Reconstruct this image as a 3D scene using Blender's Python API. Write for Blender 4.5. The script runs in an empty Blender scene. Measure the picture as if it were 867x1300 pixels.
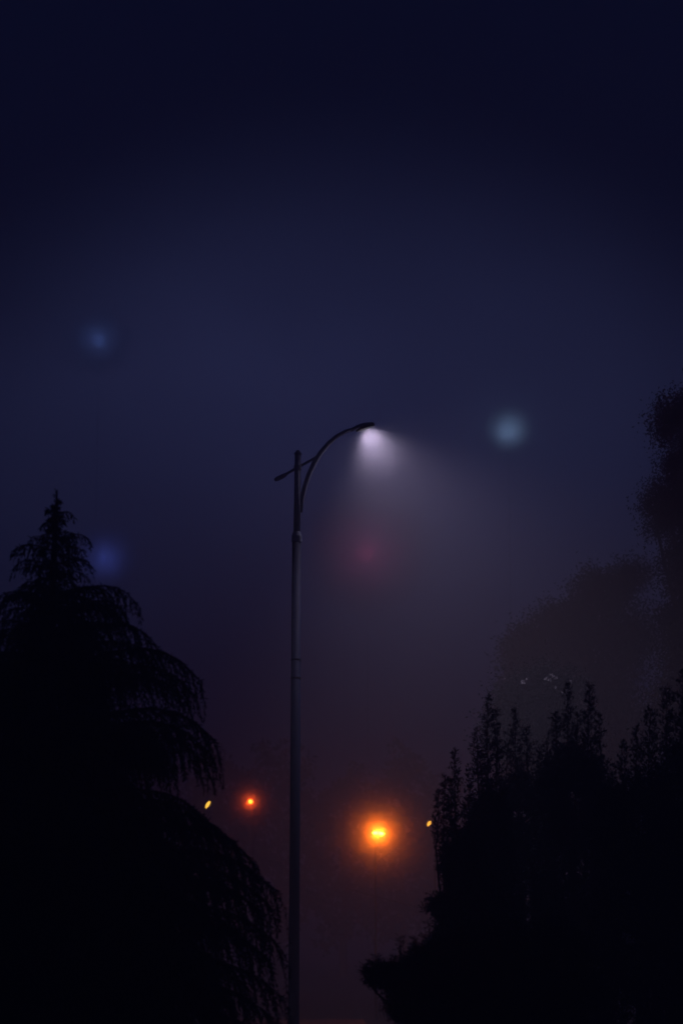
import bpy, bmesh, math, random
import numpy as np
from mathutils import Vector

S = bpy.context.scene
COL = S.collection

# ------------------------------------------------------------------ camera
CAM_H = 2.1
PITCH = math.atan(550 / 3000)            # horizon 550 px below the centre of a 1300 px picture
cd = bpy.data.cameras.new("camera")
cam = bpy.data.objects.new("camera", cd)
COL.objects.link(cam)
cam.location = (0, 0, CAM_H)
cam.rotation_euler = (math.radians(90) + PITCH, 0, 0)
cd.sensor_fit = 'VERTICAL'
cd.sensor_height = 36
cd.lens = 3000 * 36 / 1300
cd.clip_start = 0.1
cd.clip_end = 3000
cd.dof.use_dof = True
cd.dof.focus_distance = 46
cd.dof.aperture_fstop = 1.2
S.camera = cam


def at(px, py, Y):
    """world point seen at photo pixel (px,py) at ground distance Y"""
    v = (650 - py) / 3000
    x = (px - 433.5) / 3000
    fy = math.cos(PITCH) - math.sin(PITCH) * v
    fz = math.sin(PITCH) + math.cos(PITCH) * v
    k = Y / fy
    return Vector((x * k, Y, CAM_H + fz * k))


# ------------------------------------------------------------------ world (night sky, town glow on fog)
W = bpy.data.worlds.new("World")
S.world = W
W.use_nodes = True
nt = W.node_tree
nt.nodes.clear()
N = nt.nodes.new
Lk = nt.links.new
out = N('ShaderNodeOutputWorld')
bg = N('ShaderNodeBackground')
tc = N('ShaderNodeTexCoord')
sep = N('ShaderNodeSeparateXYZ')
Lk(tc.outputs['Generated'], sep.inputs[0])
ramp = N('ShaderNodeValToRGB')
ramp.color_ramp.interpolation = 'EASE'
e = ramp.color_ramp.elements
e[0].position = 0.0
e[0].color = (0.0140, 0.0110, 0.0300, 1)
e[1].position = 1.0
e[1].color = (0.0022, 0.0050, 0.0240, 1)
m_ = e.new(0.22)
m_.color = (0.0022, 0.0036, 0.0170, 1)
m_ = e.new(0.45)
m_.color = (0.0012, 0.0032, 0.0180, 1)
Lk(sep.outputs['Z'], ramp.inputs[0])
dot = N('ShaderNodeVectorMath')
dot.operation = 'DOT_PRODUCT'
dome_dir = Vector((0.0, 1, 0.075)).normalized()
dot.inputs[1].default_value = dome_dir
Lk(tc.outputs['Generated'], dot.inputs[0])
mr = N('ShaderNodeMapRange')
mr.interpolation_type = 'SMOOTHERSTEP'
mr.inputs['From Min'].default_value = math.cos(math.radians(17))
mr.inputs['From Max'].default_value = 1.0
Lk(dot.outputs['Value'], mr.inputs['Value'])
nz = N('ShaderNodeTexNoise')
nz.inputs['Scale'].default_value = 7.0
nz.inputs['Detail'].default_value = 2.0
Lk(tc.outputs['Generated'], nz.inputs['Vector'])
nm = N('ShaderNodeMapRange')
nm.inputs['From Min'].default_value = 0.3
nm.inputs['From Max'].default_value = 0.7
nm.inputs['To Min'].default_value = 0.78
nm.inputs['To Max'].default_value = 1.2
Lk(nz.outputs[0], nm.inputs['Value'])
nmul = N('ShaderNodeMath')
nmul.operation = 'MULTIPLY'
Lk(mr.outputs[0], nmul.inputs[0])
Lk(nm.outputs[0], nmul.inputs[1])
dm = N('ShaderNodeVectorMath')
dm.operation = 'SCALE'
dm.inputs[0].default_value = (0.085, 0.105, 0.310)
Lk(nmul.outputs[0], dm.inputs['Scale'])
ad = N('ShaderNodeVectorMath')
ad.operation = 'ADD'
Lk(ramp.outputs[0], ad.inputs[0])
Lk(dm.outputs[0], ad.inputs[1])
bg.inputs['Strength'].default_value = 1.0
Lk(ad.outputs[0], bg.inputs['Color'])
Lk(bg.outputs[0], out.inputs['Surface'])

# ------------------------------------------------------------------ render settings
S.view_settings.view_transform = 'Standard'
S.view_settings.look = 'None'
S.view_settings.exposure = 0
S.view_settings.gamma = 1
S.render.engine = 'CYCLES'
cy = S.cycles
cy.use_denoising = True
cy.denoising_prefilter = 'ACCURATE'
cy.max_bounces = 6
cy.diffuse_bounces = 2
cy.volume_bounces = 4
cy.sample_clamp_indirect = 0.5


# ------------------------------------------------------------------ helpers
def tag(o, label=None, cat=None, group=None, kind=None):
    if label: o['label'] = label
    if cat: o['category'] = cat
    if group: o['group'] = group
    if kind: o['kind'] = kind
    return o


def empty(name, loc, rz=0, **k):
    o = bpy.data.objects.new(name, None)
    o.empty_display_size = 0.2
    COL.objects.link(o)
    o.location = loc
    o.rotation_euler = (0, 0, rz)
    return tag(o, **k)


def link(name, me, m, parent=None, smooth=False):
    o = bpy.data.objects.new(name, me)
    COL.objects.link(o)
    if m: me.materials.append(m)
    if parent: o.parent = parent
    if smooth: me.shade_smooth()
    return o


def obj(name, bm, m, parent=None, smooth=False):
    me = bpy.data.meshes.new(name)
    bmesh.ops.recalc_face_normals(bm, faces=bm.faces)
    bm.to_mesh(me)
    bm.free()
    return link(name, me, m, parent, smooth)


def tube(bm, pts, rad, seg=10, flat=1.0, caps=True):
    pts = [Vector(p) for p in pts]
    if not isinstance(rad, (list, tuple)): rad = [rad] * len(pts)
    rings = []
    n = len(pts)
    ref = Vector((0, 1, 0))
    for i, p in enumerate(pts):
        t = (pts[min(i + 1, n - 1)] - pts[max(i - 1, 0)]).normalized()
        a = t.cross(ref)
        if a.length < 1e-3: a = t.cross(Vector((1, 0, 0)))
        a.normalize()
        b = t.cross(a).normalized()
        rings.append([bm.verts.new(p + (a * math.cos(2 * math.pi * k / seg) * flat + b * math.sin(2 * math.pi * k / seg)) * rad[i]) for k in range(seg)])
    for r0, r1 in zip(rings, rings[1:]):
        for k in range(seg):
            bm.faces.new((r0[k], r0[(k + 1) % seg], r1[(k + 1) % seg], r1[k]))
    if caps:
        bm.faces.new(rings[0][::-1])
        bm.faces.new(rings[-1])
    return bm


def box(bm, c, s, mat=None):
    r = bmesh.ops.create_cube(bm, size=1)
    for v in r['verts']:
        v.co = Vector((v.co.x * s[0], v.co.y * s[1], v.co.z * s[2])) + Vector(c)
    return bm


def mat(name, col, rough=0.8, metal=0.0, noise=0.0, scale=8.0, bump=0.0, spec=0.3):
    m = bpy.data.materials.new(name)
    m.use_nodes = True
    t = m.node_tree
    b = t.nodes['Principled BSDF']
    b.inputs['Base Color'].default_value = (*col, 1)
    b.inputs['Roughness'].default_value = rough
    b.inputs['Metallic'].default_value = metal
    b.inputs['Specular IOR Level'].default_value = spec
    if noise or bump:
        tcn = t.nodes.new('ShaderNodeTexCoord')
        nz = t.nodes.new('ShaderNodeTexNoise')
        nz.inputs['Scale'].default_value = scale
        nz.inputs['Detail'].default_value = 6
        t.links.new(tcn.outputs['Object'], nz.inputs['Vector'])
        if noise:
            r = t.nodes.new('ShaderNodeValToRGB')
            r.color_ramp.elements[0].color = (*[c * (1 - noise) for c in col], 1)
            r.color_ramp.elements[1].color = (*[min(1, c * (1 + noise)) for c in col], 1)
            r.color_ramp.elements[0].position = 0.3
            r.color_ramp.elements[1].position = 0.7
            t.links.new(nz.outputs[0], r.inputs[0])
            t.links.new(r.outputs[0], b.inputs['Base Color'])
        if bump:
            bp = t.nodes.new('ShaderNodeBump')
            bp.inputs['Strength'].default_value = bump
            bp.inputs['Distance'].default_value = 0.02
            t.links.new(nz.outputs[0], bp.inputs['Height'])
            t.links.new(bp.outputs[0], b.inputs['Normal'])
    return m


def emis(name, col, st):
    m = bpy.data.materials.new(name)
    m.use_nodes = True
    b = m.node_tree.nodes['Principled BSDF']
    b.inputs['Base Color'].default_value = (0.5, 0.5, 0.5, 1)
    b.inputs['Emission Color'].default_value = (*col, 1)
    b.inputs['Emission Strength'].default_value = st
    return m


M_STEEL = mat('painted_steel', (0.016, 0.020, 0.050), 0.7, 0.0, 0.25, 14, 0.15, 0.15)
M_ARM = mat('fog_veiled_arm', (0.26, 0.28, 0.37), 0.7, 0.0, 0.25, 14, 0.15, 0.2)  # blue-grey fog veil put into the colour of the upper steel
M_HEAD = mat('painted_alloy', (0.05, 0.05, 0.06), 0.5, 0.0, 0.2, 20, 0.1)
M_BARK = mat('bark', (0.055, 0.042, 0.032), 0.95, 0, 0.4, 9, 0.8)
M_NEEDLE = mat('needles', (0.030, 0.048, 0.034), 0.8, 0, 0.4, 3)
M_LEAF = mat('leaves', (0.035, 0.050, 0.030), 0.75, 0, 0.4, 3)
M_FAR = mat('far_leaves', (0.011, 0.016, 0.020), 0.8, 0, 0.4, 1.5)
M_GLINT = mat('pale_glint', (0.55, 0.53, 0.54), 0.6)  # lamp glints on leaves, put into a pale colour
M_GRASS = mat('grass_ground', (0.022, 0.030, 0.020), 0.95, 0, 0.5, 0.6, 0.6)
M_ASPH = mat('asphalt', (0.032, 0.032, 0.035), 0.8, 0, 0.35, 30, 0.4)
M_PAVE = mat('paving', (0.07, 0.068, 0.065), 0.85, 0, 0.2, 12, 0.3)
M_KERB = mat('kerb_stone', (0.11, 0.108, 0.105), 0.85, 0, 0.2, 18, 0.3)
M_PAINT = mat('worn_road_paint', (0.25, 0.25, 0.24), 0.6, 0, 0.2, 12)
M_WOOD = mat('pole_wood', (0.09, 0.065, 0.045), 0.9, 0, 0.3, 10, 0.4)
M_CABLE = mat('cable_sheath', (0.10, 0.11, 0.14), 0.4, 0, 0, 1, 0, 0.6)


def lamp(name, kind, loc, energy, col, radius, parent=None, **kw):
    l = bpy.data.lights.new(name, kind)
    l.energy = energy
    l.color = col
    if kind != 'AREA': l.shadow_soft_size = radius
    for k, v in kw.items(): setattr(l, k, v)
    o = bpy.data.objects.new(name, l)
    COL.objects.link(o)
    o.location = loc
    if parent: o.parent = parent
    return o


# ------------------------------------------------------------------ setting: ground, road, pavement
R_ = 380


def sheet(name, x0, x1, y0, y1, z, m, nx=1, ny=1, relief=0):
    bm = bmesh.new()
    vs = [[bm.verts.new((x0 + (x1 - x0) * i / nx, y0 + (y1 - y0) * j / ny, z)) for i in range(nx + 1)] for j in range(ny + 1)]
    for j in range(ny):
        for i in range(nx):
            bm.faces.new((vs[j][i], vs[j][i + 1], vs[j + 1][i + 1], vs[j + 1][i]))
    o = obj(name, bm, m)
    return tag(o, kind='structure')


sheet('ground', -R_, R_, -60, 2 * R_ - 60, 0.0, M_GRASS)
sheet('road', 0.6, 8.2, -59, 2 * R_ - 61, 0.004, M_ASPH)
bm = bmesh.new()
y = -50
while y < 260:
    box(bm, (4.4, y, 0.0095), (0.12, 3, 0.003))
    y += 9
tag(obj('lane_marking', bm, M_PAINT), kind='structure')
bm = bmesh.new()
box(bm, (-1.55, 300, 0.062), (4.0, 700, 0.124))
tag(obj('pavement', bm, M_PAVE), kind='structure')
bm = bmesh.new()
for i in range(0, 330):
    for xx in (0.525, 8.275):
        box(bm, (xx, -20 + i, 0.066), (0.148, 0.985, 0.138))
k_ = obj('kerb', bm, M_KERB)
tag(k_, kind='structure')


# ------------------------------------------------------------------ foliage tools
class Leaves:
    """collects thin leaf triangles / quads as numpy and makes one mesh"""

    def __init__(s, seed):
        s.rng = np.random.default_rng(seed)
        s.P = []; s.D = []; s.L = []; s.Wd = []

    def add(s, P, D, L, Wd):
        P = np.atleast_2d(P)
        n = len(P)
        s.P.append(P); s.D.append(np.broadcast_to(D, (n, 3)))
        s.L.append(np.broadcast_to(L, (n,))); s.Wd.append(np.broadcast_to(Wd, (n,)))

    def mesh(s, name):
        P = np.concatenate(s.P); D = np.concatenate(s.D); L = np.concatenate(s.L)[:, None]; Wd = np.concatenate(s.Wd)[:, None]
        D = D / np.maximum(np.linalg.norm(D, axis=1, keepdims=True), 1e-6)
        r = s.rng.normal(size=P.shape)
        A = np.cross(D, r); A /= np.maximum(np.linalg.norm(A, axis=1, keepdims=True), 1e-6)
        n = len(P)
        V = np.empty((n, 4, 3), dtype=np.float32)
        V[:, 0] = P
        V[:, 1] = P + D * L * 0.45 + A * Wd * 0.5
        V[:, 2] = P + D * L
        V[:, 3] = P + D * L * 0.45 - A * Wd * 0.5
        me = bpy.data.meshes.new(name)
        me.vertices.add(4 * n)
        me.vertices.foreach_set('co', V.ravel())
        me.loops.add(4 * n)
        me.loops.foreach_set('vertex_index', np.arange(4 * n, dtype=np.int32))
        me.polygons.add(n)
        me.polygons.foreach_set('loop_start', np.arange(0, 4 * n, 4, dtype=np.int32))
        me.update(calc_edges=True)
        return me


def bez(a, b, c, n):
    return [a * (1 - t) ** 2 + b * 2 * t * (1 - t) + c * t * t for t in [i / (n - 1) for i in range(n)]]


# ------------------------------------------------------------------ drooping cedar
def cedar(name, base, H, radius_at, seed, label, n_br, droop=0.30, explicit=()):
    """radius_at(h01 from the apex downwards) -> crown radius"""
    rd = random.Random(seed)
    root = empty(name, base, label=label, cat='tree')
    lv = Leaves(seed)
    rng = lv.rng
    tb = bmesh.new()
    tube(tb, [(0, 0, 0), (0.03, 0, H * 0.3), (-0.03, 0.02, H * 0.65), (0.0, 0, H * 0.9), (0.02, 0, H)], [H * 0.024, H * 0.019, H * 0.012, H * 0.005, 0.008], 9)
    obj('trunk', tb, M_BARK, root)
    bb = bmesh.new()

    def branch(z, phi, Lr, rise, dr):
        dirh = np.array((math.cos(phi), math.sin(phi), 0.0))
        side = np.array((-math.sin(phi), math.cos(phi), 0.0))
        ns = 9
        T = np.linspace(0, 1, ns)
        wob = rd.uniform(-0.12, 0.12)
        path = [np.array((0, 0, z)) + dirh * Lr * t + side * Lr * wob * t * t + np.array((0, 0, Lr * (rise * math.sin(t * 2.0) - dr * t ** 5))) for t in T]
        tube(bb, [Vector(p) for p in path], [max(0.004, 0.022 * Lr * (1 - t) ** 0.8 / 1.5 + 0.004) for t in T], 5)
        path = np.array(path)
        # twigs
        nt_ = max(8, int(Lr / 0.034))
        for k in range(nt_):
            t = 0.08 + 0.92 * (k + rd.random()) / nt_
            f = t * (ns - 1); i = min(ns - 2, int(f)); f -= i
            p = path[i] * (1 - f) + path[i + 1] * f
            tang = path[i + 1] - path[i]; tang /= np.linalg.norm(tang)
            s = 1 if k % 2 else -1
            tl = min(0.85, Lr * 0.42) * (1.05 - 0.55 * t) * rd.uniform(0.5, 1.15)
            d = tang * rd.uniform(0.5, 1.0) + side * s * rd.uniform(0.35, 0.9) + np.array((0, 0, rd.uniform(-0.25, 0.12)))
            d /= np.linalg.norm(d)
            m = max(4, int(tl / 0.017))
            tt = np.linspace(0.02, 1, m)
            hang = rd.uniform(0.5, 1.3)
            Q = p + d * (tl * tt)[:, None] * (1 - 0.35 * tt[:, None])
            Q[:, 2] -= tl * hang * tt ** 2
            tg = d * np.ones((m, 1)); tg[:, 2] -= 2 * hang * tt
            tg /= np.linalg.norm(tg, axis=1, keepdims=True)
            for rep in range(2):
                D = tg * 0.9 + rng.normal(size=(m, 3)) * 0.55
                D[:, 2] -= 0.25
                lv.add(Q, D, rng.uniform(0.04, 0.085, m), rng.uniform(0.012, 0.022, m))
            if k % 3 == 0:
                tube(bb, [Vector(Q[0]), Vector(Q[m // 2]), Vector(Q[-1])], [0.004, 0.003, 0.002], 3)

    for k in range(n_br):
        h = ((k + rd.random()) / n_br) ** 0.85
        z = H * (0.985 - 0.93 * h)
        phi = k * 2.399 + rd.uniform(-0.4, 0.4)
        Lr = radius_at(h) * rd.uniform(0.35, 0.84)
        branch(z, phi, Lr, rd.uniform(0.06, 0.24), droop * rd.uniform(0.7, 1.4))
    for (z, phi, Lr, rise, dr) in explicit:
        branch(z, phi, Lr, rise, dr)
    # leader shoot
    zz = np.linspace(0.86 * H, H, 160)
    Q = np.stack([np.zeros_like(zz), np.zeros_like(zz), zz], 1)
    D = rng.normal(size=(160, 3)) * 0.7; D[:, 2] += 0.4
    lv.add(Q, D, rng.uniform(0.03, 0.07, 160), 0.012)
    obj('branches', bb, M_BARK, root)
    link('crown', lv.mesh('crown'), M_NEEDLE, root)
    return root


YC = 29.0
apex = at(71, 622, YC)
PX = YC * 1.014 / 3000          # metres per photo pixel there


def rad_left(h):
    # h = 0 apex .. 1 base; total below apex ~ 880 px
    d = h * apex.z / PX
    xs = [0, 35, 75, 110, 150, 200, 245, 280, 320, 400, 450, 510, 620, 720, 900]
    rs = [6, 24, 52, 56, 100, 134, 180, 170, 208, 200, 225, 280, 295, 300, 300]
    return float(np.interp(d, xs, rs)) * PX * 1.02


ex = []


def cedar_tip(tx, ty, rise, dr, phi=0.0):
    L = (tx - 71) * PX
    z = at(71, ty, YC).z - L * (rise * math.sin(2.0) - dr)
    ex.append((z, phi, L / max(0.3, math.cos(phi)), rise, dr))


for tx, ty, rise, dr, ph in [(95, 655, .2, .25, 0), (117, 688, .18, .22, 0), (108, 700, .15, .2, .35), (121, 722, .2, .25, -.2), (150, 762, .2, .25, .2), (178, 768, .2, .24, 0), (170, 785, .18, .2, -.3),
                             (206, 824, .2, .25, 0), (196, 836, .18, .2, .3), (256, 862, .2, .22, 0), (248, 876, .18, .2, .18), (236, 890, .18, .2, -.25), (276, 938, .2, .2, 0), (270, 952, .18, .2, .16), (258, 966, .18, .2, -.25),
                             (262, 1032, .15, .16, .1), (276, 1052, .16, .18, -.15), (306, 1072, .16, .18, 0), (322, 1090, .15, .18, .15), (352, 1128, .17, .18, 0), (344, 1146, .15, .18, .2), (335, 1160, .15, .18, -.2),
                             (354, 1196, .15, .17, 0), (346, 1216, .15, .17, .15), (358, 1262, .15, .16, 0), (350, 1290, .15, .16, -.15), (360, 1330, .15, .16, 0)]:
    cedar_tip(tx, ty, rise, dr, ph)
for tx, ty in [(16, 692), (20, 712), (5, 755), (-20, 790)]:
    L = (71 - tx) * PX
    ex.append((at(71, ty, YC).z - L * .15, math.pi, L, .2, .18))
cedar('cedar_tree', Vector((apex.x, YC, 0)), apex.z, rad_left, 11,
      'large dark weeping cedar with drooping layered branches at the left edge', 380, 0.16, ex)
ap2 = at(-58, 748, 27.0)
cedar('cedar_tree', Vector((ap2.x, 27.0, 0)), ap2.z,
      lambda h: 0.1 + 2.3 * min(1, h * 1.6) ** 0.8, 5,
      'lower dark cedar standing just left of the tall weeping cedar, mostly past the left edge', 230, 0.2)


# ------------------------------------------------------------------ upright dark trees (right)
def shoot_tree(name, Y, base_px, shoots, seed, label, mass=(), leaf=(0.045, 0.085), wid=0.022, mt=None, dens=1.0, up=0.9):
    rd = random.Random(seed)
    b = at(base_px, 1200, Y)
    base = Vector((b.x, Y, 0))
    root = empty(name, base, label=label, cat='tree')
    lv = Leaves(seed)
    rng = lv.rng
    tb = bmesh.new()
    bb = bmesh.new()
    pm = Y / math.cos(PITCH) / 3000
    topz = max(at(s[0], s[1], Y).z for s in shoots)
    tube(tb, [(0, 0, 0), (0.03, 0, topz * 0.35), (-0.02, 0.03, topz * 0.6)], [topz * 0.02, topz * 0.014, topz * 0.006], 8)
    for (px, ty, by, r) in shoots:
        dy = rd.uniform(-0.35, 0.35)
        top = at(px, ty, Y) - base; top.y += dy
        bot = at(px + rd.uniform(-4, 4), by, Y) - base; bot.y += dy
        o0 = Vector((0, 0, max(0.25, bot.z * rd.uniform(0.45, 0.8))))
        o1 = Vector((0, 0, min(o0.z, topz * .6)))
        pth = bez(o1, Vector((bot.x * 0.8, bot.y, o1.z + (bot.z - o1.z) * 0.3)), bot, 6) + bez(bot, (bot + top) / 2 + Vector((rd.uniform(-.04, .04), 0, 0)), top, 7)[1:]
        tube(bb, pth, [0.022 - 0.018 * i / (len(pth) - 1) for i in range(len(pth))], 5)
        H = top.z - bot.z
        R = r * pm * 1.35
        nside = int(H / 0.016 * dens)
        for k in range(nside):
            t = (k + rd.random()) / nside
            p = bot.lerp(top, t)
            rr = R * (1 - t) ** 0.55 * (0.55 + 0.6 * abs(math.sin(t * 9 + px))) * rd.uniform(0.35, 1.15)
            phi = rd.uniform(0, 6.283)
            d = np.array((math.cos(phi), math.sin(phi), rd.uniform(0.5, 1.5) * up))
            d /= np.linalg.norm(d)
            m = max(5, int(rr / 0.012))
            tt = rng.uniform(0.05, 1, m)
            Q = np.array(p) + d * (tt * (rr + 0.03))[:, None] + rng.normal(size=(m, 3)) * 0.012
            D = d * 0.8 + rng.normal(size=(m, 3)) * 0.6
            D[:, 2] += 0.35 * up
            lv.add(Q, D, rng.uniform(*leaf, m), wid * rng.uniform(0.6, 1.2, m))
    for (px, py, rx, ry, nn) in mass:      # inner clumps of twigs
        c = np.array(at(px, py, Y) - base)
        nc = max(4, int(nn * dens * 1.9 / 60))
        u = rng.normal(size=(nc, 3)); u /= np.linalg.norm(u, axis=1, keepdims=True)
        u *= rng.uniform(0.25, 1, (nc, 1)) ** 0.4
        C = c + u * np.array((rx * pm, min(rx * pm, 1.1), ry * pm))
        for q in C:
            if q[2] < 0.05: continue
            phi = rd.uniform(0, 6.283)
            ax = np.array((math.cos(phi) * 0.7, math.sin(phi) * 0.7, rd.uniform(0.1, 1.1) * up)); ax /= np.linalg.norm(ax)
            m = 60
            tt = rng.uniform(-0.5, 0.5, m) * rd.uniform(0.18, 0.42)
            Q = q + ax * tt[:, None] + rng.normal(size=(m, 3)) * 0.028
            D = ax * 0.7 + rng.normal(size=(m, 3)) * 0.7
            lv.add(Q, D, rng.uniform(*leaf, m), wid * rng.uniform(0.7, 1.3, m))
    obj('trunk', tb, M_BARK, root)
    obj('branches', bb, M_BARK, root)
    link('crown', lv.mesh('crown'), mt or M_LEAF, root)
    return root


shoot_tree('juniper_tree', 38.0, 628, [(617, 888, 1010, 15), (606, 925, 1000, 12), (629, 900, 960, 9), (612, 960, 1120, 22), (634, 955, 1110, 18)], 21,
           'slender dark tree with one thin knobbly spire, left of the bushier spires',
           [(622, 1080, 30, 80, 9000), (625, 1200, 40, 90, 12000)])
shoot_tree('juniper_tree', 36.5, 588, [(557, 1004, 1075, 6), (565, 985, 1090, 9), (577, 953, 1070, 14), (594, 985, 1090, 16), (572, 990, 1110, 14), (568, 1050, 1110, 8)], 22,
           'low dark tree with short upright shoots beside the small yellow lamp on the right',
           [(571, 1098, 12, 20, 1500), (582, 1130, 12, 30, 2500), (562, 1152, 17, 15, 1800), (580, 1178, 24, 30, 4000), (592, 1100, 24, 50, 8000), (600, 1160, 38, 60, 10000), (595, 1240, 50, 70, 12000)])
shoot_tree('juniper_tree', 40.0, 662, [(655, 900, 1010, 17), (668, 925, 1020, 16), (645, 940, 1040, 13), (683, 950, 1060, 18)], 23,
           'dark bushy tree with a blunt double top between the thin spire and the tallest spires',
           [(662, 1050, 34, 70, 12000), (665, 1160, 46, 90, 14000), (660, 1260, 50, 70, 9000)])
shoot_tree('juniper_tree', 38.5, 730, [(705, 905, 1000, 17), (722, 866, 990, 16), (733, 905, 1010, 18), (746, 872, 1000, 16), (762, 905, 1020, 17), (694, 940, 1040, 15)], 24,
           'widest dark upright tree with two tall spires right of the others',
           [(728, 1010, 48, 60, 14000), (728, 1110, 58, 80, 18000), (730, 1220, 60, 80, 16000)])
shoot_tree('juniper_tree', 35.0, 812, [(788, 945, 1050, 20), (806, 925, 1040, 20), (826, 900, 1030, 22), (848, 870, 1010, 24), (868, 850, 1000, 24), (775, 985, 1080, 18)], 25,
           'dark dense tree filling the lower right corner of the photo',
           [(815, 1060, 60, 70, 16000), (815, 1170, 65, 90, 20000), (815, 1280, 70, 80, 16000), (880, 1060, 60, 120, 18000), (880, 1220, 60, 100, 14000)])
# spreading pine whose low limb reaches left
shoot_tree('pine_tree', 31.0, 610, [(466, 1222, 1240, 8), (480, 1214, 1240, 12), (497, 1226, 1248, 12), (515, 1218, 1250, 14), (530, 1190, 1240, 16), (545, 1172, 1230, 16), (562, 1160, 1230, 18), (508, 1190, 1232, 9),
                                  (585, 1150, 1240, 22), (610, 1140, 1240, 24), (640, 1130, 1240, 26)], 26,
           'low spreading dark pine with one limb reaching left towards the lamp pole',
           [(500, 1240, 36, 14, 4600), (540, 1275, 46, 28, 7000), (545, 1225, 34, 26, 4000), (590, 1230, 50, 50, 10000), (640, 1230, 60, 60, 14000), (570, 1290, 55, 26, 5000), (700, 1240, 60, 70, 12000), (640, 1310, 90, 40, 9000)],
           leaf=(0.05, 0.10), wid=0.012, up=0.5)


# ------------------------------------------------------------------ far broadleaf trees
def broad_tree(name, Y, base_px, clumps, seed, label, n=26000, leaf=(0.10, 0.2), wid=0.09, group=None):
    rd = random.Random(seed)
    b = at(base_px, 1200, Y)
    base = Vector((b.x, Y, 0))
    root = empty(name, base, label=label, cat='tree', group=group)
    lv = Leaves(seed)
    rng = lv.rng
    pm = Y / math.cos(PITCH) / 3000
    cs = [(at(px, py, Y) - base, r * pm) for (px, py, r) in clumps]
    topz = max(c.z for c, r in cs)
    tb = bmesh.new()
    tube(tb, [(0, 0, 0), (0.1, 0, topz * 0.25), (0, 0.1, topz * 0.5), (0.1, 0, topz * 0.8)], [topz * 0.025, topz * 0.02, topz * 0.014, topz * 0.005], 9)
    obj('trunk', tb, M_BARK, root)
    bb = bmesh.new()
    tot = sum(r * r for c, r in cs)
    for c, r in cs:
        z0 = min(c.z * 0.7, topz * 0.7)
        tube(bb, bez(Vector((0, 0, z0)), Vector((c.x * 0.5, c.y * 0.5, z0 + (c.z - z0) * 0.3)), c, 6), [0.09, 0.07, 0.055, 0.04, 0.03, 0.015], 6)
        m = int(n * r * r / tot)
        # sub clumps
        ks = max(6, int(16 * r))
        u = rng.normal(size=(ks, 3)); u /= np.linalg.norm(u, axis=1, keepdims=True)
        sc = np.array(c) + u * (r * rng.uniform(0.3, 1.0, (ks, 1)))
        pick = rng.integers(0, ks, m)
        Q = sc[pick] + rng.normal(size=(m, 3)) * (0.21 * r + 0.16)
        D = rng.normal(size=(m, 3)); D[:, 2] -= 0.3
        lv.add(Q, D, rng.uniform(*leaf, m), wid * rng.uniform(0.6, 1.2, m))
    obj('branches', bb, M_BARK, root)
    link('crown', lv.mesh('crown'), M_FAR, root)
    return root


tall = broad_tree('tall_tree', 62.0, 890, [(864, 530, 22), (882, 512, 20), (849, 545, 12), (894, 560, 34), (862, 590, 20), (846, 620, 14), (879, 640, 32), (852, 650, 18), (826, 640, 9), (834, 668, 10),
                                          (882, 700, 30), (864, 740, 20), (894, 780, 40), (874, 830, 36), (854, 790, 16), (899, 890, 50), (864, 900, 34), (919, 650, 50)], 31,
                  'tall ragged tree rising highest at the right edge', 110000, (0.06, 0.12), 0.045)
mid = broad_tree('round_tree', 84.0, 735, [(655, 838, 20), (672, 812, 20), (700, 790, 24), (725, 775, 22), (745, 800, 30), (690, 840, 34), (720, 850, 40), (760, 760, 24), (785, 750, 22), (790, 800, 40),
                                          (650, 870, 18), (700, 900, 50), (760, 870, 50), (752, 742, 16), (800, 730, 18), (735, 745, 8), (640, 905, 20), (720, 960, 60), (665, 960, 40), (790, 940, 60)], 32,
                 'rounded broad tree faded by fog behind the upright spires', 120000, (0.09, 0.18), 0.06)
gtree = broad_tree('glint_tree', 53.0, 690, [(665, 872, 12), (650, 886, 12), (698, 866, 13), (712, 878, 13), (682, 892, 20), (724, 872, 9), (700, 915, 30), (665, 930, 30)], 33,
                  'small faint tree added to carry pale painted glints, its top just above the upright dark spires', 24000, (0.06, 0.12), 0.04)
# pale specks on the added tree: leaf glints put into colour
rd = random.Random(4)
for (px, py, r) in [(664, 866, 3.2), (668, 862, 1.6), (692, 862, 2.2), (697, 863, 2.4), (699, 856, 2.4), (702, 859, 1.7), (706, 860, 2.4), (713, 878, 1.9), (724, 865, 1.6), (705, 873, 1.4), (640, 862, 1.2)]:
    bm = bmesh.new()
    pm = 53.0 / 3000
    for k in range(7):
        r_ = bmesh.ops.create_icosphere(bm, subdivisions=1, radius=r * pm * rd.uniform(0.3, 0.55))
        off = Vector((rd.uniform(-.7, .7), rd.uniform(-.7, .7), rd.uniform(-.7, .7))) * r * pm
        for v in r_['verts']: v.co += off
    o = obj('leaf_glint', bm, M_GLINT, gtree)
    o.location = at(px, py, 52.4) - Vector(gtree.location)

# far wood closing the view
lv = Leaves(77)
rng = lv.rng
tb = bmesh.new()
for k in range(46):
    X = -75 + k * 3.4 + rng.uniform(-1, 1)
    Y = 150 + rng.uniform(-8, 14)
    H = 14.3 + 2.2 * math.sin(k * 0.55) + rng.uniform(-1.2, 1.2)
    if -12 < X < 14: H = 14.2 + rng.uniform(-1.0, 0.8)
    tube(tb, [(X, Y, 0), (X, Y, H * 0.8)], [0.25, 0.08], 6)
    m = 2600
    u = rng.normal(size=(m, 3)); u /= np.linalg.norm(u, axis=1, keepdims=True)
    u *= rng.uniform(0.2, 1, (m, 1)) ** 0.35
    Q = np.array((X, Y, H * 0.56)) + u * np.array((2.6, 2.6, H * 0.44))
    Q += 0.5 * np.sin(Q[:, ::-1] * 2.1)
    D = rng.normal(size=(m, 3))
    lv.add(Q, D, rng.uniform(0.3, 0.7, m), rng.uniform(0.2, 0.4, m))
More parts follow.
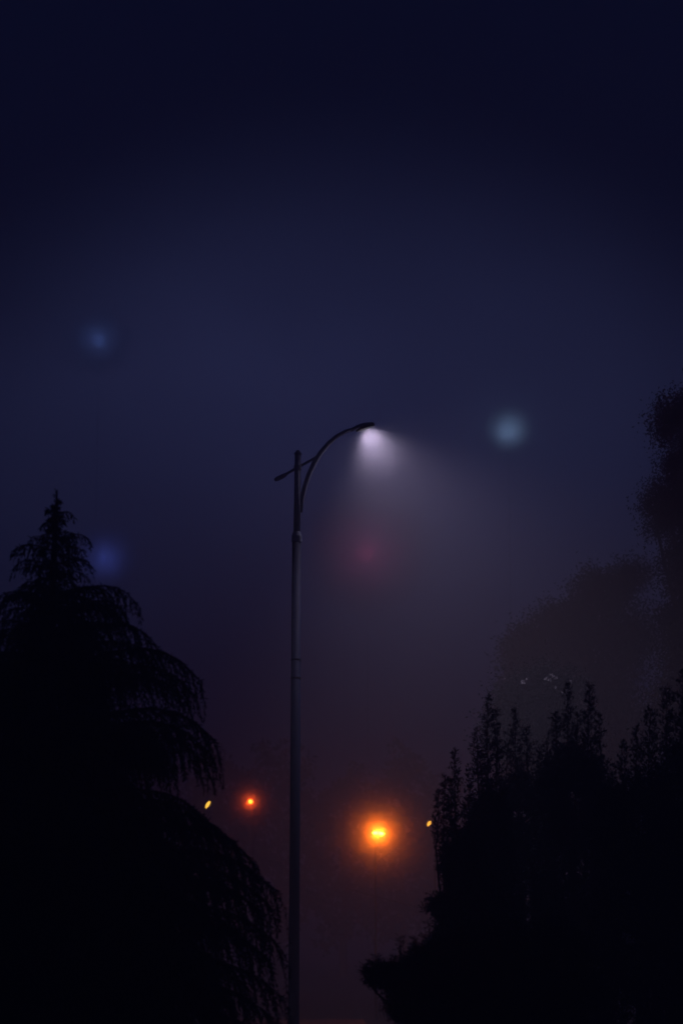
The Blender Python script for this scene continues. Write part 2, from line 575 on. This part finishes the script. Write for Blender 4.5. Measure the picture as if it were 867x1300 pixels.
w = empty('distant_wood', (0, 0, 0), kind='stuff', label='dim belt of fog-faded trees closing the far end of the road', cat='wood')
a_ = obj('trunk', tb, M_BARK, w)
a_['kind'] = 'stuff'
a_ = link('crown', lv.mesh('crown'), M_FAR, w)
a_['kind'] = 'stuff'


def halo_mat(name, dens, hollow, power, g=0.3, peak=0):
    """soft-edged scattering ball added to draw a lamp halo, object radius 1; only scatters light"""
    m = bpy.data.materials.new(name)
    m.use_nodes = True
    t = m.node_tree
    t.nodes.clear()
    o = t.nodes.new('ShaderNodeOutputMaterial')
    v = t.nodes.new('ShaderNodeVolumePrincipled')
    v.inputs['Color'].default_value = (0.95, 0.95, 0.97, 1)
    v.inputs['Anisotropy'].default_value = g
    tc_ = t.nodes.new('ShaderNodeTexCoord')

    def M(op, a, b, clamp=False):
        n = t.nodes.new('ShaderNodeMath'); n.operation = op; n.use_clamp = clamp
        for k, x in enumerate((a, b)):
            if isinstance(x, (int, float)): n.inputs[k].default_value = x
            else: t.links.new(x, n.inputs[k])
        return n.outputs[0]
    dp = t.nodes.new('ShaderNodeVectorMath'); dp.operation = 'DOT_PRODUCT'
    t.links.new(tc_.outputs['Object'], dp.inputs[0]); t.links.new(tc_.outputs['Object'], dp.inputs[1])
    r2 = dp.outputs['Value']
    d = M('POWER', M('SUBTRACT', 1.0, r2, True), power)
    if hollow: d = M('MULTIPLY', d, r2)
    if peak: d = M('DIVIDE', d, M('ADD', M('MULTIPLY', r2, float(peak)), 1.0))
    t.links.new(M('MULTIPLY', d, dens), v.inputs['Density'])
    t.links.new(v.outputs[0], o.inputs['Volume'])
    return m


M_HALO = halo_mat('halo_far', 0.8, True, 2.6)  # added hollow ball, spreads a far lamp into a soft disc
M_HALO_NEAR = halo_mat('halo_near', 1.0, False, 2.0, 0.3, 30)  # added ball, densest at the centre, for the amber halos


def halo_ball(p, R, m, label):
    bm = bmesh.new()
    bmesh.ops.create_icosphere(bm, subdivisions=3, radius=1.0)
    o = obj('halo_mist', bm, m)
    o.location = p
    o.scale = R if isinstance(R, tuple) else (R, R, R)
    return tag(o, label, 'halo_mist', kind='stuff')


# ------------------------------------------------------------------ main street lamp
YL = 45.0
pb = at(373, 1200, YL)
base = Vector((pb.x, YL, 0.124))
SL = empty('street_lamp', base, label='tall grey street lamp with one curved arm, its white light cone shining in the fog', cat='street lamp')


def loc(px, py, dy=0.0):
    return at(px, py, YL + dy) - base


bm = bmesh.new()
top_low = loc(376.8, 682)
tube(bm, [(0, 0, 0.02), (0, 0, 0.35), (top_low.x * .3, 0, top_low.z * .3), (top_low.x, 0, top_low.z)], [0.108, 0.106, 0.099, 0.088], 24)
obj('pole', bm, M_STEEL, SL, True)
bm = bmesh.new()
tube(bm, [(0, 0, 0), (0, 0, 0.03)], [0.22, 0.22], 20)
for a in range(4):
    c = Vector((0.165 * math.cos(a * math.pi / 2 + .78), 0.165 * math.sin(a * math.pi / 2 + .78), 0))
    tube(bm, [c + Vector((0, 0, 0.03)), c + Vector((0, 0, 0.09))], 0.015, 6)
obj('base_plate', bm, M_STEEL, SL)
bm = bmesh.new()
box(bm, (0.0, -0.108, 0.9), (0.11, 0.02, 0.42))
obj('service_door', bm, M_HEAD, SL)
bm = bmesh.new()
t2 = loc(378.2, 577)
tube(bm, [(top_low.x, 0, top_low.z - 0.02), (t2.x, 0, t2.z)], [0.066, 0.060], 20)
obj('upper_pole', bm, M_ARM, SL, True)
bm = bmesh.new()
z = top_low.z
tube(bm, [(top_low.x, 0, z - .10), (top_low.x, 0, z - .09), (top_low.x, 0, z + .02), (top_low.x, 0, z + .10), (top_low.x, 0, z + .105)], [0.093, 0.100, 0.100, 0.072, 0.068], 20)
obj('pole_collar', bm, M_ARM, SL)
bm = bmesh.new()
tube(bm, [(t2.x, 0, t2.z), (t2.x, 0, t2.z + .02), (t2.x, 0, t2.z + .05), (t2.x, 0, t2.z + .09)], [0.075, 0.078, 0.05, 0.012], 16)
obj('finial', bm, M_ARM, SL)
zb = loc(376, 862).z
for zz in (zb, zb + 0.35):
    xx = top_low.x * (0.3 + 0.7 * (zz / top_low.z - 0.3) / 0.7)
    bm = bmesh.new()
    tube(bm, [(xx, 0, zz), (xx, 0, zz + .035)], [0.098, 0.098], 20)
    obj('strap', bm, M_HEAD, SL)
# arm, swung a little away from the viewer; AZ per pixel of reach
AZ = 0.35
armpx = [(381.5, 650), (383.5, 634), (387, 618), (392, 603), (399, 588), (407, 575), (417, 563), (428, 553.5), (440, 547), (449, 545)]


def arm_p(px, py):
    dy = (px - 378) * 0.015 * AZ
    return loc(px, py, dy)


bm = bmesh.new()
tube(bm, [arm_p(*p) for p in armpx], [0.040, 0.045, 0.048, 0.050, 0.052, 0.050, 0.046, 0.042, 0.038, 0.036], 12)
obj('arm', bm, M_ARM, SL, True)
bm = bmesh.new()
tube(bm, [arm_p(*p) for p in [(402, 580), (390, 587), (377, 594), (363, 602)]], [0.026] * 4, 10)
tube(bm, [arm_p(*p) for p in [(364, 601.5), (360, 604), (352, 608), (349, 609.5)]], [0.030, 0.045, 0.045, 0.030], 10)
obj('cross_bracket', bm, M_ARM, SL)
bm = bmesh.new()
zc = t2.z - 0.26
tube(bm, [(t2.x, 0, zc - .05), (t2.x, 0, zc + .05)], [0.074, 0.074], 16)
obj('clamp', bm, M_ARM, SL)

# luminaire: a tapering cobra head
h0 = arm_p(445, 546.5)
h1 = arm_p(474, 537.5)
ax = (h1 - h0)
Lh = ax.length
ax.normalize()
upv = Vector((0, 0, 1))
upv = (upv - ax * upv.dot(ax)).normalized()
sd = ax.cross(upv).normalized()
bm = bmesh.new()
secs = [(0.0, .035, .030, .030), (0.10, .05, .045, .030), (0.25, .10, .062, .020), (0.5, .145, .070, .006), (0.75, .145, .055, .006), (0.92, .11, .034, .006), (1.0, .05, .012, .006)]
rings = []
for (t, w_, hu, hd) in secs:
    c = h0 + ax * (Lh * t)
    ring = []
    for k in range(14):
        a = 2 * math.pi * k / 14
        s_ = math.sin(a)
        ring.append(bm.verts.new(c + sd * (w_ * math.cos(a)) + upv * ((hu if s_ > 0 else hd) * s_)))
    rings.append(ring)
for r0, r1 in zip(rings, rings[1:]):
    for k in range(14):
        bm.faces.new((r0[k], r0[(k + 1) % 14], r1[(k + 1) % 14], r1[k]))
bm.faces.new(rings[0]); bm.faces.new(rings[-1])
head = obj('lamp_head', bm, M_ARM, SL, True)
bm = bmesh.new()
c0 = h0 + ax * (Lh * 0.36) - upv * 0.022
c1 = h0 + ax * (Lh * 0.90) - upv * 0.014
vs = []
for c, wd in ((c0, .10), (c0.lerp(c1, .5), .11), (c1, .08)):
    vs.append([bm.verts.new(c + sd * wd), bm.verts.new(c - upv * 0.012 + sd * wd * .5), bm.verts.new(c - upv * 0.012 - sd * wd * .5), bm.verts.new(c - sd * wd)])
for a, b in zip(vs, vs[1:]):
    for k in range(3): bm.faces.new((a[k], a[k + 1], b[k + 1], b[k]))
obj('lens', bm, emis('white_lens', (0.95, 0.88, 1.0), 6.0), head)
hc = c0.lerp(c1, 0.55)
bm = bmesh.new()
prof = [(0.30, .115), (0.5, .142), (0.75, .142), (0.92, .108), (0.985, .05)]
loop = [h0 + ax * (Lh * t) + sd * w_ for t, w_ in prof] + [h0 + ax * (Lh * t) - sd * w_ for t, w_ in reversed(prof)]
va = [bm.verts.new(p) for p in loop]
vb = [bm.verts.new(p - upv * 0.058) for p in loop]
for k in range(len(loop)):
    k2 = (k + 1) % len(loop)
    bm.faces.new((va[k], va[k2], vb[k2], vb[k]))
vis = obj('visor', bm, M_HEAD, head)
vis.modifiers.new('thickness', 'SOLIDIFY').thickness = 0.004
WHITE = (0.81, 0.69, 1.0)
aim = (-upv + Vector((0.12, 0.10, 0))).normalized()
for k in (-1, 0, 1):                      # three light modules along the lens
    sp = lamp('lamp_light', 'SPOT', hc + ax * (0.115 * k) - upv * 0.062, 480, WHITE, 0.05, SL, spot_size=math.radians(124), spot_blend=1.0)
    sp.rotation_euler = aim.to_track_quat('-Z', 'Y').to_euler()
ar = lamp('lens_light', 'AREA', hc - upv * 0.055, 30, WHITE, 0, SL, shape='ELLIPSE', size=0.28, size_y=0.16)
halo_ball(base + hc - upv * 0.42 + Vector((0.05, 0, 0)), 0.85, halo_mat('halo_lamp', 0.016, False, 1.6), 'added white halo just under the tall street lamp head')  # added ball standing in for bloom under the head
ar.rotation_euler = (-upv).to_track_quat('-Z', 'Y').to_euler()


# ------------------------------------------------------------------ amber street lamps farther off
def road_lamp(px, py, Y, label, col, st, energy, lens, tilt, side=1, halo_r=0.004, group=None, pole_dx=0.5, dots=1, halo_mist=0, mlabel='', lcol=None):
    p = at(px, py, Y)
    rootp = Vector((p.x - side * pole_dx, Y + 2.6, 0.0))
    r = empty('road_lamp', rootp, label=label, cat='street lamp', group=group)
    q = p - rootp
    bm = bmesh.new()
    tube(bm, [(0, 0, 0), (0, 0, q.z * 0.97)], [0.045, 0.022], 12)
    obj('pole', bm, M_STEEL, r, True)
    bm = bmesh.new()
    tube(bm, bez(Vector((0, 0, q.z * .95)), Vector((0, 0, q.z + 0.10)), Vector((q.x, q.y + 0.12, q.z + 0.06)), 7), [0.02] * 7, 8)
    obj('arm', bm, M_STEEL, r, True)
    bm = bmesh.new()
    a = Vector((math.cos(tilt) * side, 0, math.sin(tilt)))
    n = Vector((-a.z * side, 0, abs(a.x)))
    cen = q + n * (lens[1] * 0.5 + 0.0) + Vector((0, 0.06, 0))
    tube(bm, [cen - a * lens[0] * .62, cen - a * lens[0] * .4, cen + a * lens[0] * .3, cen + a * lens[0] * .55], [0.015, 0.035, 0.035, 0.012], 10)
    hd = obj('lamp_head', bm, M_HEAD, r, True)
    bm = bmesh.new()
    for d in range(dots):
        cc = q + a * lens[0] * ((d - (dots - 1) / 2) * 0.62)
        L_ = lens[0] / dots * (0.55 if dots > 1 else 0.5)
        tube(bm, [cc - a * L_, cc - a * L_ * .6, cc, cc + a * L_ * .6, cc + a * L_], [lens[1] * .12, lens[1] * .4, lens[1] * .5, lens[1] * .4, lens[1] * .12], 10)
    obj('lens', bm, emis('amber_lens', lcol or col, st), hd, True)
    if energy:
        l_ = lamp('lamp_light', 'SPOT', q + Vector((0, -0.14, 0.0)), energy, col, halo_r, r, spot_size=math.radians(172), spot_blend=0.4)
        l_.rotation_euler = (math.radians(-84), 0, 0)
    if halo_mist:
        halo_ball(p + Vector((0, -0.1, 0)), halo_mist, M_HALO_NEAR, mlabel)
    return r


road_lamp(480, 1058, 66, 'brightest amber street lamp glowing orange low in the fog, right of the tall pole', (1.0, 0.145, 0.005), 45, 320, (0.27, 0.085), -0.12, dots=2, pole_dx=0.04, halo_mist=2.4, lcol=(1.0, 0.32, 0.035), mlabel='added orange halo round the brightest amber street lamp')
road_lamp(318, 1018, 100, 'small red-orange street lamp in the fog, left of the tall pole', (1.0, 0.085, 0.006), 60, 60, (0.17, 0.15), 0.05, side=-1, pole_dx=0.04, halo_mist=1.9, mlabel='added red-orange halo round the small street lamp left of the tall pole')
road_lamp(264, 1021.5, 88, 'small yellow street lamp head tilted upright against the drooping cedar', (1.0, 0.52, 0.06), 2.8, 5, (0.31, 0.12), math.radians(58), pole_dx=0.3)
road_lamp(544.5, 1045.5, 84, 'small yellow street lamp head at the edge of the low upright tree', (1.0, 0.42, 0.045), 2.9, 5, (0.21, 0.12), math.radians(55), pole_dx=-0.3)
# faint bluish glass catching light under the left yellow lamp
# ------------------------------------------------------------------ overhead cable and its pole
c0 = at(440, 1128, 72)
c1 = at(680, 1186, 68)
up_ = empty('utility_pole', Vector((c1.x, c1.y, 0)), label='low wooden utility pole hidden behind the upright dark trees', cat='utility pole')
bm = bmesh.new()
tube(bm, [(0, 0, 0), (0, 0, c1.z + 0.5)], [0.11, 0.085], 12)
obj('pole', bm, M_WOOD, up_, True)
bm = bmesh.new()
box(bm, (0, -0.1, c1.z + 0.02), (0.9, 0.07, 0.09))
obj('crossarm', bm, M_WOOD, up_)
bm = bmesh.new()
mid_ = (c0 + c1) / 2 - Vector((0, 0, 0.10))
tube(bm, bez(c0, mid_, c1 - Vector((0, 0.17, 0)), 14), [0.016] * 14, 6)
tag(obj('overhead_cable', bm, M_CABLE), 'thin faint cable sloping down to the right below the amber lamp', 'cable')


# ------------------------------------------------------------------ far mast lights, each inside an added ball that spreads it into a blur


def mast(px, py, Y, col, energy, Rpx, label, halo_label):
    p = at(px, py, Y)
    r = empty('light_mast', Vector((p.x, Y + 0.2, 0)), label=label, cat='light mast')
    q = Vector((0, 0, p.z))
    bm = bmesh.new()
    tube(bm, [(0, 0, 0), (0, 0, p.z + 0.1)], [0.012, 0.010], 8)
    obj('pole', bm, M_STEEL, r, True)
    bm = bmesh.new()
    box(bm, (0, -0.02, p.z + 0.02), (0.20, 0.08, 0.12))
    obj('lamp_head', bm, M_HEAD, r)
    l_ = lamp('lamp_light', 'SPOT', (0, -0.22, p.z), energy, col, 0.0, r, spot_size=math.radians(165), spot_blend=0.5)
    l_.rotation_euler = (math.radians(-90), 0, 0)
    halo_ball(p, Rpx * Y / 3000, M_HALO, halo_label)


mast(645, 548, 150, (0.36, 0.60, 1.0), 310, 46, 'far mast light showing as a pale blue-green blur right of the street lamp', 'added pale blue halo round the far light right of the street lamp')
mast(126, 433, 150, (0.17, 0.32, 1.0), 118, 54, 'highest far mast light, a soft blue blur at the upper left', 'added soft blue halo round the highest far light at the upper left')
mast(135, 710, 150, (0.12, 0.19, 1.0), 205, 56, 'far mast light, a deep blue blur beside the top of the weeping cedar', 'added deep blue halo beside the top of the weeping cedar')
mast(466, 702, 150, (1.0, 0.12, 0.35), 150, 106, 'far mast light, a dull red blur below the street lamp head', 'added dull red halo below the street lamp head')

# ------------------------------------------------------------------ haze
bm = bmesh.new()
box(bm, (0, R_ - 60, 26.5), (2 * R_ + 10, 2 * R_ + 10, 55))
hz = obj('haze', bm, None)
m = bpy.data.materials.new('haze')
m.use_nodes = True
t = m.node_tree
t.nodes.clear()
o = t.nodes.new('ShaderNodeOutputMaterial')
v = t.nodes.new('ShaderNodeVolumePrincipled')
v.inputs['Color'].default_value = (0.98, 0.94, 0.99, 1)
v.inputs['Density'].default_value = 0.0095
v.inputs['Anisotropy'].default_value = 0.3
t.links.new(v.outputs[0], o.inputs['Volume'])
hz.data.materials.append(m)
tag(hz, 'thin even night fog filling the whole place', 'haze', kind='stuff')
